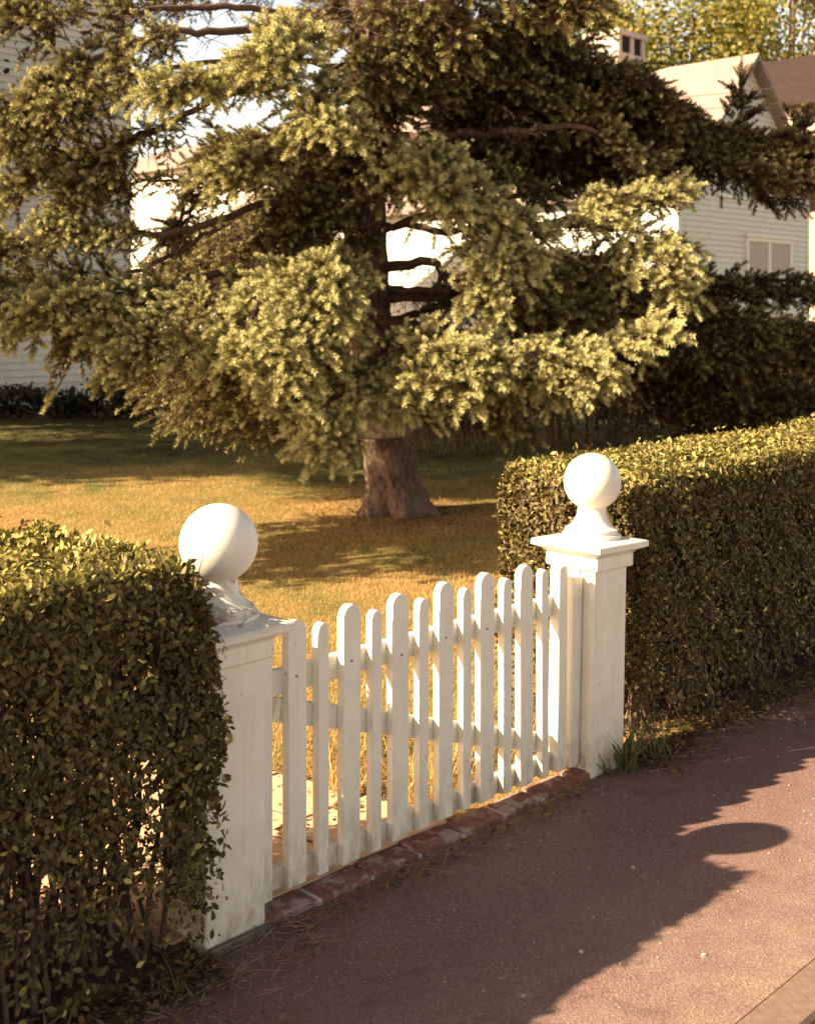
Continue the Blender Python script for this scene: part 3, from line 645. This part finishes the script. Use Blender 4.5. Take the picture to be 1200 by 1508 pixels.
# long grass tufts just inside the gate
tuf = []
for i, (x, n, r, k) in enumerate([(.98, .34, .10, 130), (1.22, .42, .12, 170), (1.45, .36, .1, 130), (.78, .55, .08, 70), (1.1, .75, .10, 110), (1.55, .7, .12, 120)]):
    a = g.uniform(0, 2*math.pi, k); rr = r*np.sqrt(g.uniform(0, 1, k)); c = W(x, n)
    Pt = np.stack([c[0]+rr*np.cos(a), c[1]+rr*np.sin(a), np.full(k, .004)], -1)
    o = blades('grass_tuft', Pt, g.uniform(.07, .18, k), g, g.uniform(0, .5, k), .32); tuf.append(o)
    tag(o, None, 'grass tuft', 'grass tufts behind the gate')
for o, l in zip(tuf, ['grass tuft seen through the gate between the fifth and sixth wide pickets, nearest the path', 'largest grass tuft close behind the right end of the gate', 'grass tuft tucked behind the last picket beside the clean post',
                      'smallest sparse grass tuft near the middle of the gate', 'grass tuft farther in on the lawn behind the gate middle', 'grass tuft farther in on the lawn near the far hedge end']): o['label'] = l
# weeds
def weed(loc_, k, h, seed, label, mat, wid=.5):
    g = np.random.default_rng(seed); Pt = np.tile(loc_, (k, 1))+g.normal(0, .018, (k, 3))*[1, 1, 0]
    o = blades('weed_clump', Pt, g.uniform(.5, 1.2, k)*h, g, g.uniform(.2, 1, k), wid, mat); tag(o, label, 'weed', 'weeds at the foot of the hedge'); return o
WEEDM = mk_foliage('weed_blades', [(0, (.05, .065, .022)), (.6, (.10, .11, .04)), (1, (.24, .17, .08))], .25)
weed(W(1.68, -.045), 26, .17, 1, 'bladed weed growing against the foot of the clean post', WEEDM, .9)
weed(W(1.60, -.03), 7, .15, 2, 'thin sprig of weed at the left corner of the clean post', WEEDM, .6)
weed(W(1.86, -.06), 26, .15, 3, 'sprawling grass weed between the clean post and the far hedge', WEEDM, .35)
weed(W(2.35, -.05), 12, .11, 4, 'dry grass weed under the middle of the far hedge', WEEDM, .4)
weed(W(2.85, -.04), 12, .12, 5, 'dry grass weed under the far hedge near the right picture edge', WEEDM, .4)
weed(W(-.40, -.12), 12, .13, 6, 'dry grass weed under the near hedge beside the peeling post', WEEDM, .3)
weed(W(-.70, -.13), 12, .12, 7, 'straggly weed under the near hedge at the bottom left', WEEDM, .5)
# leaf litter and twigs along the hedge feet, path edge and brick sill
m = 8200; x = np.concatenate([g.uniform(-2, -.2, 3000), g.uniform(1.7, 4.6, 3400), g.uniform(.2, 1.5, 1500), g.uniform(.0, 1.5, 300)])
n_ = np.concatenate([-.08+g.exponential(.07, 3000)*g.choice([-1, 1, 1], 3000), -.04+g.exponential(.06, 3400)*g.choice([-1, 1, 1], 3400), .35+g.exponential(.25, 1500), -.04-g.exponential(.04, 300)])
P = np.stack([W(a, b, .012+random.random()*.012) for a, b in zip(x, n_)])
ta = g.uniform(0, 6.283, 2600); tr_ = .34+g.exponential(.45, 2600); P = np.vstack([P, np.stack([-.06+tr_*np.cos(ta), 10.3+tr_*np.sin(ta), g.uniform(.012, .03, 2600)], -1)]); m = len(P); Rm = frames(g.normal(0, 1, (m, 3))*[1, 1, .2], np.array([0, 0, 1.0])+g.normal(0, .4, (m, 3)))
V, F, T = scatter(LEAF_V, LEAF_F, P, Rm, g.uniform(.012, .032, m), g.uniform(0, 1, m)); tag(np_mesh('leaf_litter', V, F, TWIGLEAF, None, T), 'dead brown leaves scattered along the hedge feet and inside the gate', 'leaf litter', kind='stuff')
tb = Tubes()
for i in range(900):
    r = g.uniform(); xx, nn = (g.uniform(-1.6, .1), -.13+g.normal(0, .07)) if r < .5 else (g.uniform(1.7, 4.5), -.09+g.normal(0, .06)) if r < .93 else (g.uniform(-.1, 1.4), -.06+g.normal(0, .04))
    a = g.uniform(0, 6.3); l = g.uniform(.02, .11); c = W(xx, nn, .008+g.uniform(0, .012)); d = np.array([math.cos(a), math.sin(a), g.normal(0, .18)])*l/2
    tb.add(np.array([c-d, c+g.normal(0, .004, 3), c+d]), [.0011, .0013, .0007], 4)
tag(tb.build('fallen_twigs', mk_wood('dry_straw', (.13, .08, .05), (.30, .2, .12), 40, .2)), 'dry straw and twigs strewn along the hedge feet', 'twigs', kind='stuff')
gr = MB()
for i in range(150):
    c = W(g.uniform(-.3, 3.2), -g.uniform(.1, 1.1), .0015); s = g.uniform(.0012, .0032) if i > 4 else .006
    gr.box(-s, s, -s*.8, s*.8, -s*.5, s*.7, s*.3, Matrix.Translation(c) @ Matrix.Rotation(g.uniform(0, 6), 4, 'Z'))
tag(gr.build('grit', MORTAR), 'pale grit and small stones scattered on the asphalt', 'grit', kind='stuff')

# ------------------------------------------------------------------ background shrubs and hedge
def leafblob(name, c, rad, count, size, mat, seed, label, cat, group, trunk_h=0, stems=6, squash=None):
    g = np.random.default_rng(seed); c = np.asarray(c, float); root = empty(name, (c[0], c[1], 0)); tag(root, label, cat, group)
    rad = np.asarray(rad, float); k = max(8, count//140); cl = unit(g.normal(0, 1, (k, 3)))*g.uniform(.35, 1, (k, 1))**.5*rad*.88
    idx = g.integers(0, k, count); P = cl[idx]+g.normal(0, 1, (count, 3))*rad*(.15 if trunk_h else .17); P = P+[0, 0, c[2]]
    P = P[P[:, 2] > .03]; m = len(P); nrm = unit(unit(P-[0, 0, c[2]])+g.normal(0, .7, (m, 3))+[0, 0, .3]); D = g.normal(0, 1, (m, 3)); D = D-nrm*(D*nrm).sum(1)[:, None]
    tt = np.clip(.5+.25*g.normal(0, 1, k)[idx[:m]]+.15*g.normal(0, 1, m), 0, 1)
    V, F, T = scatter(LEAF_V*[1, 1.2, 1], LEAF_F, P, frames(D, nrm), size*g.uniform(.6, 1.3, m), tt); np_mesh('crown' if trunk_h else 'foliage', V, F, mat, root, T)
    tb = Tubes()
    if trunk_h:
        T0 = np.array([0, 0, 0.]); tb.add(spline(np.array([(0, 0, 0), (.1, .05, trunk_h*.5), (0, 0, trunk_h), (.1, 0, c[2]+rad[2]*.5)]), 16), np.linspace(rad[0]*.10, rad[0]*.02, 16), 9)
        for i in range(12):
            e = cl[i % k]+[0, 0, c[2]]; s0 = np.array([0, 0, trunk_h*g.uniform(.7, 1.2)]); tb.add(spline(np.array([s0, (s0+e)/2+g.normal(0, .15, 3), e]), 8), np.linspace(rad[0]*.035, .02, 8), 6)
        tb.build('trunk', BARK, root)
    else:
        for i in range(stems): e = cl[i % k]*.9+[0, 0, c[2]]; s0 = np.array([g.normal(0, rad[0]*.2), g.normal(0, rad[1]*.2), 0]); tb.add(spline(np.array([s0, (s0*2+e)/3, e]), 6), np.linspace(.018, .005, 6), 5)
        tb.build('stems', STEM, root)
    return root
shr = 'dark shrubs in front of the left house'
leafblob('shrub', (-7.4, 19.6, .24), (1.0, .6, .30), 2600, .09, SHRUB, 31, 'low dark shrub at the left picture edge below the clapboards', 'shrub', shr)
leafblob('shrub', (-5.9, 19.7, .25), (.95, .6, .32), 2600, .09, SHRUB, 32, 'low dark shrub in front of the clapboards, second from the left edge', 'shrub', shr)
leafblob('shrub', (-4.7, 19.9, .32), (.9, .6, .42), 2600, .09, SHRUB, 33, 'dark shrub with upright shoots near the corner of the left house', 'shrub', shr, stems=14)
leafblob('shrub', (-3.4, 19.2, .55), (.9, .7, .62), 2600, .09, SHRUB, 34, 'dark shrub right of the left house corner', 'shrub', shr)
leafblob('shrub', (-2.2, 17.6, .6), (1.0, .8, .68), 3200, .08, SHRUB, 35, 'rounded dark shrub left of the trunk behind the drooping limbs', 'shrub', shr)
leafblob('shrub', (-.9, 17.4, .6), (.9, .8, .66), 3000, .08, SHRUB, 36, 'dark shrub right behind the spruce trunk', 'shrub', shr)
bsh = 'dark shrubs behind the leggy hedge'
for i, (x, l) in enumerate([(1.2, 'dark shrub behind the leggy hedge, nearest the spruce trunk'), (3.1, 'dark shrub behind the leggy hedge above the clean ball finial'), (5.0, 'dark shrub behind the leggy hedge toward the right'), (6.8, 'dark shrub behind the leggy hedge at the right picture edge')]):
    leafblob('shrub', (x, 17.3, .75), (1.15, .7, .85), 3000, .10, SHRUB, 71+i, l, 'shrub', bsh)
def twig_hedge(x0, x1, label, seed, y0, slope, h):
    g = np.random.default_rng(seed); root = empty('unclipped_hedge', (x0, y0, 0)); tag(root, label, 'hedge', 'leggy hedge along the far side of the lawn')
    tb = Tubes(); PP = []
    for i in range(int((x1-x0)*20)):
        x = g.uniform(0, x1-x0); b = np.array([x, x*slope+g.normal(0, .16), 0]); t = b+[g.normal(0, .16), g.normal(0, .16), h*g.uniform(.65, 1.1)]; mid = (b+t)/2+g.normal(0, .06, 3)
        Q = spline(np.array([b, mid, t]), 8); tb.add(Q, np.linspace(g.uniform(.007, .024), .004, 8), 5)
        for j in range(8):
            q = Q[g.integers(1, 8)]; e = q+[g.normal(0, .2), g.normal(0, .2), g.uniform(.03, .28)]; tb.add(np.array([q, (q+e)/2+g.normal(0, .02, 3), e]), [.005, .003, .0015], 4)
            PP += [q+(e-q)*g.uniform(.3, 1.1)+g.normal(0, .05, 3) for _ in range(11)]
    P = np.array(PP); P = P[g.uniform(0, 1, len(P)) < .25+.75*np.clip(P[:, 2]/h, 0, 1)]; m = len(P)
    V, F, T = scatter(LEAF_V, LEAF_F, P, frames(g.normal(0, 1, (m, 3)), g.normal(0, 1, (m, 3))+[0, 0, .4]), g.uniform(.035, .075, m), g.uniform(0, .75, m)**2.2)
    np_mesh('foliage', V, F, TWIGLEAF, root, T); tb.build('stems', STEM, root)
twig_hedge(.1, 3.2, 'leggy twiggy hedge behind the lawn, just right of the spruce trunk', 41, 15.6, -.10, 1.35)
twig_hedge(3.2, 7.2, 'leggy twiggy hedge showing above the far clipped hedge at the right', 42, 15.3, -.10, 1.45)
o = blades('iris_clump', np.stack([g.normal(.75, .28, 90), g.normal(14.7, .12, 90), np.full(90, .0)], -1), g.uniform(.12, .32, 90), g, g.uniform(.3, .9, 90), .5, WEEDM)
tag(o, 'clump of pale strap leaves at the foot of the leggy hedge, right of the trunk', 'plant')
b = MB(); b.lathe([(max(.002, .055*math.sin(a)), .055-.055*math.cos(a)) for a in np.linspace(.03, 3.11, 14)], 20); b = b.build('ball', PINK, None, True); b.location = (-3.46, 18.75, .01); tag(b, 'small pink ball lying on the shaded far lawn', 'ball')

# ------------------------------------------------------------------ houses
def clap_wall(mb, O, d, nrm, x_of_z, z0, z1, step=.125, proud=.035):
    """lapped boards on a wall: O base corner, d along, nrm outward; x_of_z(z)->(x0,x1)"""
    z = z0
    while z < z1-1e-6:
        zt = min(z+step, z1); a0, a1 = x_of_z(z); b0, b1 = x_of_z(zt)
        if a1-a0 > .05:
            P = lambda x, zz, p: tuple(O+d*x+nrm*p+np.array([0, 0, zz]))
            mb.poly(P(a0, z, proud), P(a1, z, proud), P(b1, zt, .002), P(b0, zt, .002)); mb.poly(P(a0, z, .002), P(a1, z, .002), P(a1, z, proud), P(a0, z, proud))
        z = zt
def house(O, L, D, eave, ridge, ridge_along, wallm, roofm, label, ov=.3, clap=('front', 'left')):
    """O front-left ground corner; L along U, D along NV"""
    O = np.asarray(O, float); root = empty('house', tuple(O), ANG); tag(root, label, 'house')
    ex = np.array([1, 0, 0.]); ey = np.array([0, 1, 0.]); z0 = np.zeros(3)
    mb = MB()
    if ridge_along == 'n':
        pts = [(0, 0), (L, 0), (L, eave), (L/2, ridge), (0, eave)]; mb.prism(pts, D)
    else:
        q = [(0, 0, 0), (0, D, 0), (0, D, eave), (0, D/2, ridge), (0, 0, eave)]; a = [mb.bm.verts.new(p) for p in q]; b = [mb.bm.verts.new((L, p[1], p[2])) for p in q]
        mb.bm.faces.new(a); mb.bm.faces.new(b[::-1])
        for i in range(5): mb.bm.faces.new((a[i], a[(i+1) % 5], b[(i+1) % 5], b[i]))
    if ridge_along == 'n':
        gx = lambda z: (0, L) if z <= eave else (L/2*(z-eave)/(ridge-eave), L-L/2*(z-eave)/(ridge-eave))
        if 'front' in clap: clap_wall(mb, z0, ex, -ey, gx, .45, ridge-.05)
        if 'left' in clap: clap_wall(mb, z0, ey, -ex, lambda z: (0, D), .45, eave)
    else:
        if 'front' in clap: clap_wall(mb, z0, ex, -ey, lambda z: (0, L), .45, eave)
    bmw = mb.bm; me = bpy.data.meshes.new('wall'); bmw.normal_update(); bmw.to_mesh(me); bmw.free(); wall = link('wall', me, wallm, root)
    for (x, y) in ((0, 0), (L, 0), (0, D)):
        (MB().box(x-.03, x+.09, y-.035, y+.09, .2, eave-.02) if x == 0 else MB().box(x-.09, x+.03, y-.035, y+.06, .2, eave-.02)).build('corner_board', TRIM, root)
    rb = MB(); th = .12
    if ridge_along == 'n':
        sl = (ridge-eave)/(L/2); e = eave-ov*sl
        for s in (0, 1):
            f = (lambda x: x) if s == 0 else (lambda x: L-x)
            rb.prism([(f(-ov), e+.012), (f(L/2), ridge+.012), (f(L/2), ridge+.012+th*1.2), (f(-ov), e+.012+th)][::1 if s == 0 else -1], D+2*ov, 0, Matrix.Translation((0, -ov, 0)))
    else:
        sl = (ridge-eave)/(D/2); e = eave-ov*sl; Mx = Matrix.Rotation(R(-90), 4, 'Z')
        for s in (0, 1):
            f = (lambda y: y) if s == 0 else (lambda y: D-y)
            q = [(f(-ov), e+.012), (f(D/2), ridge+.012), (f(D/2), ridge+.012+th*1.2), (f(-ov), e+.012+th)]
            rb.prism([(-a, b) for a, b in q], L+2*ov, 0, Matrix.Translation((-ov, 0, 0)) @ Mx)
    roof = rb.build('roof', roofm, root)
    return root, roof
def window(root, side, a0, a1, z0, z1, blind=None, cap=True, pane_m=None):
    """side 'front' (along x at y=0) or 'left' (along y at x=0)"""
    M = Matrix.Identity(4) if side == 'front' else Matrix.Rotation(R(90), 4, 'Z') @ Matrix.Scale(-1, 4, (0, 1, 0)) @ Matrix.Identity(4)
    if side == 'left': M = Matrix(((0, 1, 0, 0), (1, 0, 0, 0), (0, 0, 1, 0), (0, 0, 0, 1)))
    w = .1; b = MB()
    for q in ((a0-w, a0, z0, z1), (a1, a1+w, z0, z1), (a0-w, a1+w, z1, z1+w), (a0-w-.03, a1+w+.03, z0-.07, z0)): b.box(q[0], q[1], -.08, .03, q[2], q[3], 0, M)
    if cap: b.box(a0-w-.06, a1+w+.06, -.12, .03, z1+w, z1+w+.07, 0, M)
    mz = (z0+z1)/2; b.box(a0, a1, -.066, .03, mz-.025, mz+.025, 0, M)
    if a1-a0 > 1.4: b.box((a0+a1)/2-.06, (a0+a1)/2+.06, -.07, .03, z0, z1, 0, M)
    fr = b.build('window', TRIM, root)
    MB().box(a0, a1, -.048, .02, z0, z1, 0, M).build('pane', pane_m or DARKGLASS, fr)
    if blind: MB().box(a0, a1, -.056, -.0495, z0+(z1-z0)*(1-blind), z1, 0, M).build('blind', SHADE, fr)
# left house: only its shaded street wall and right corner show
A = np.array([-5.24, 23.0, 0]); hl, _ = house(A-U*9.5, 9.5, 8, 8.2, 10.4, 'u', SIDING, ROOF, 'tall white clapboard house at the left with its street wall in shade')
def tpx(px, O, d): # distance along d from O where it crosses picture column px
    a = (px-CX)/FOC; return (a*O[1]-O[0])/(d[0]-a*d[1])
t0 = tpx(-25, A-U*9.5, U); t1 = tpx(22, A-U*9.5, U); window(hl, 'front', t0-.35, t1-.1, 6.6, 7.9, .3)
# right house with its gable to the street, brightly lit long wall at left
Ap = np.array([7.84, 28.2, 0]); hr, rf = house(Ap-U*3.0, 6.0, 13, 4.5, 7.5, 'n', SIDING, ROOF, 'white clapboard house with a steep street gable and pale roof at the right')
window(hr, 'front', 2.95, 4.95, 1.75, 3.35, .55); window(hr, 'front', 1.75, 2.95, 4.35, 5.35, .3)
window(hr, 'left', 9.3, 10.1, 1.2, 2.9, .5); window(hr, 'left', 4.2, 5.1, 1.3, 3.0, .4)
ch = MB(); ch.box(2.45, 3.55, 3.2, 4.1, 6.6, 8.05); ch.box(2.38, 3.62, 3.13, 4.17, 8.0, 8.12); 
for x in (2.42, 2.95, 3.44): ch.box(x, x+.14, 3.15, 4.15, 8.12, 8.55)
ch.box(2.36, 3.64, 3.1, 4.2, 8.55, 8.68); c = ch.build('chimney', mk_plain('painted_chimney_brick', (.55, .45, .37), .8, .15, 12), hr); 
MB().box(2.57, 3.43, 3.2, 4.1, 8.121, 8.549).build('flue', FLUE, c)  # dark box fills the openings, its colour standing in for their shaded inside
# house behind, between
Bc = np.array([-2.6, 36.0, 0]); hb, _ = house(Bc, 8, 13, 6.6, 8.0, 'n', SIDING, ROOF, 'white house farther back with a pinkish roof, between left house and trunk')
window(hb, 'left', 3.0, 3.9, 3.9, 5.4, .4); window(hb, 'left', 7.0, 7.9, 3.9, 5.4, .4); window(hb, 'left', 3.0, 3.9, 1.0, 2.6, .4)
# far right house, dark roof
Fc = np.array([13.5, 38.0, 0]); hf, _ = house(Fc, 8, 9.5, 8.5, 10.6, 'n', CREAM, ROOFD, 'cream house with a dark brown roof behind the gabled house', .45, ())
window(hf, 'left', 1.2, 2.2, 5.6, 7.2, .3); window(hf, 'left', 4.0, 5.0, 5.6, 7.2, .3)

# ------------------------------------------------------------------ trees behind, and trees left of the picture that shade the lawn
tr = 'yellow-green trees behind the houses'
leafblob('leafy_tree', (11.6, 50, 11.5), (4.6, 3.5, 4.6), 15000, .24, DECID, 51, 'yellow-green tree rising right behind the gabled roof', 'tree', tr, 6)
leafblob('leafy_tree', (6.8, 52, 11.8), (3.6, 3.2, 4.2), 9000, .24, DECID, 52, 'yellow-green tree behind the chimney', 'tree', tr, 6)
leafblob('leafy_tree', (17.6, 56, 15.5), (3.8, 3.5, 4.0), 7000, .24, DECID, 53, 'yellow-green tree at the top right picture corner', 'tree', tr, 8)
leafblob('leafy_tree', (1.2, 55, 10.5), (3.2, 3.0, 3.6), 7000, .24, DECID, 54, 'yellow-green tree glimpsed through the spruce right of its trunk', 'tree', tr, 6)
sh = 'trees beyond the left picture edge'
leafblob('leafy_tree', (-4.9, 6.9, 3.1), (.7, 1.2, .8), 2600, .10, SHRUB, 63, 'small sparse tree outside the left picture edge dappling the near lawn', 'tree', sh, 1.6)
leafblob('leafy_tree', (-10.0, 12.3, 6.0), (2.9, 2.7, 4.4), 26000, .17, SHRUB, 61, 'tall dense tree outside the left picture edge shading the far lawn', 'tree', sh, 2.4)
leafblob('leafy_tree', (-8.4, 16.8, 5.6), (2.5, 2.6, 4.2), 22000, .17, SHRUB, 62, 'dense tree outside the left picture edge in front of the clapboards', 'tree', sh, 2.4)
# overhead wires crossing in front of the gable
def wire(p0, p1, sag, label):
    t = np.linspace(0, 1, 24)[:, None]; Q = p0+(p1-p0)*t+np.array([0, 0, -sag])*(4*t*(1-t)); tb = Tubes(); tb.add(Q, .009, 5); tag(tb.build('overhead_wire', WIRE), label, 'wire', 'overhead wires at the gable')
wire(at(960, 145, 26.5), at(1400, 90, 25), .1, 'upper thin wire crossing the pale gable roof'); wire(at(960, 163, 26.5), at(1400, 120, 25), .1, 'lower thin wire crossing the gable')

# ------------------------------------------------------------------ light, sky, camera
sd = Vector((1.585, .58, -1.068)).normalized()
sun = bpy.data.lights.new('Sun', 'SUN'); sun.energy = 5.0; sun.angle = R(.55); sun.color = (1.0, .775, .53)
so = bpy.data.objects.new('Sun', sun); COL.objects.link(so); so.rotation_euler = sd.to_track_quat('-Z', 'Y').to_euler(); so.location = (-20, -8, 15)
w = bpy.data.worlds.new('World'); SC.world = w; w.use_nodes = True; nt = w.node_tree; nt.nodes.clear()
sky = nt.nodes.new('ShaderNodeTexSky'); sky.sky_type = 'NISHITA'; sky.sun_disc = False; sky.sun_elevation = math.asin(-sd.z); sky.sun_rotation = math.atan2(-sd.x, -sd.y)
sky.air_density = 1.3; sky.dust_density = 2.0; sky.ozone_density = .6
mx = nt.nodes.new('ShaderNodeMix'); mx.data_type = 'RGBA'; mx.blend_type = 'MULTIPLY'; mx.inputs[0].default_value = 1; mx.inputs[7].default_value = (1.0, .775, .65, 1)
bg = nt.nodes.new('ShaderNodeBackground'); bg.inputs[1].default_value = .06; ou = nt.nodes.new('ShaderNodeOutputWorld')
nt.links.new(sky.outputs[0], mx.inputs[6]); tc = nt.nodes.new('ShaderNodeTexCoord'); sp = nt.nodes.new('ShaderNodeSeparateXYZ'); mr = nt.nodes.new('ShaderNodeMapRange')   # hazier, whiter air toward the horizon
mr.inputs['From Min'].default_value = .02; mr.inputs['From Max'].default_value = .6; mr.inputs['To Min'].default_value = 2.6; mr.inputs['To Max'].default_value = .62
nt.links.new(tc.outputs['Generated'], sp.inputs[0]); nt.links.new(sp.outputs[2], mr.inputs['Value'])
m2 = nt.nodes.new('ShaderNodeVectorMath'); m2.operation = 'SCALE'; nt.links.new(mx.outputs[2], m2.inputs[0]); nt.links.new(mr.outputs[0], m2.inputs['Scale'])
nt.links.new(m2.outputs[0], bg.inputs[0]); nt.links.new(bg.outputs[0], ou.inputs[0])
cam = bpy.data.cameras.new('Camera'); co = bpy.data.objects.new('Camera', cam); COL.objects.link(co); SC.camera = co
co.location = (0, 0, CAM_H); co.rotation_euler = (R(90), 0, 0); cam.sensor_fit = 'HORIZONTAL'; cam.sensor_width = 36; cam.lens = 54; cam.shift_y = -294/1200
cam.clip_end = 2000; cam.clip_start = .05; cam.dof.use_dof = True; cam.dof.focus_distance = 4.3; cam.dof.aperture_fstop = 5.6
vs = SC.view_settings; vs.view_transform = 'Standard'; vs.look = 'None'; vs.gamma = 1; vs.exposure = 1.95
SC.cycles.max_bounces = 5; SC.cycles.diffuse_bounces = 3; SC.cycles.transparent_max_bounces = 4
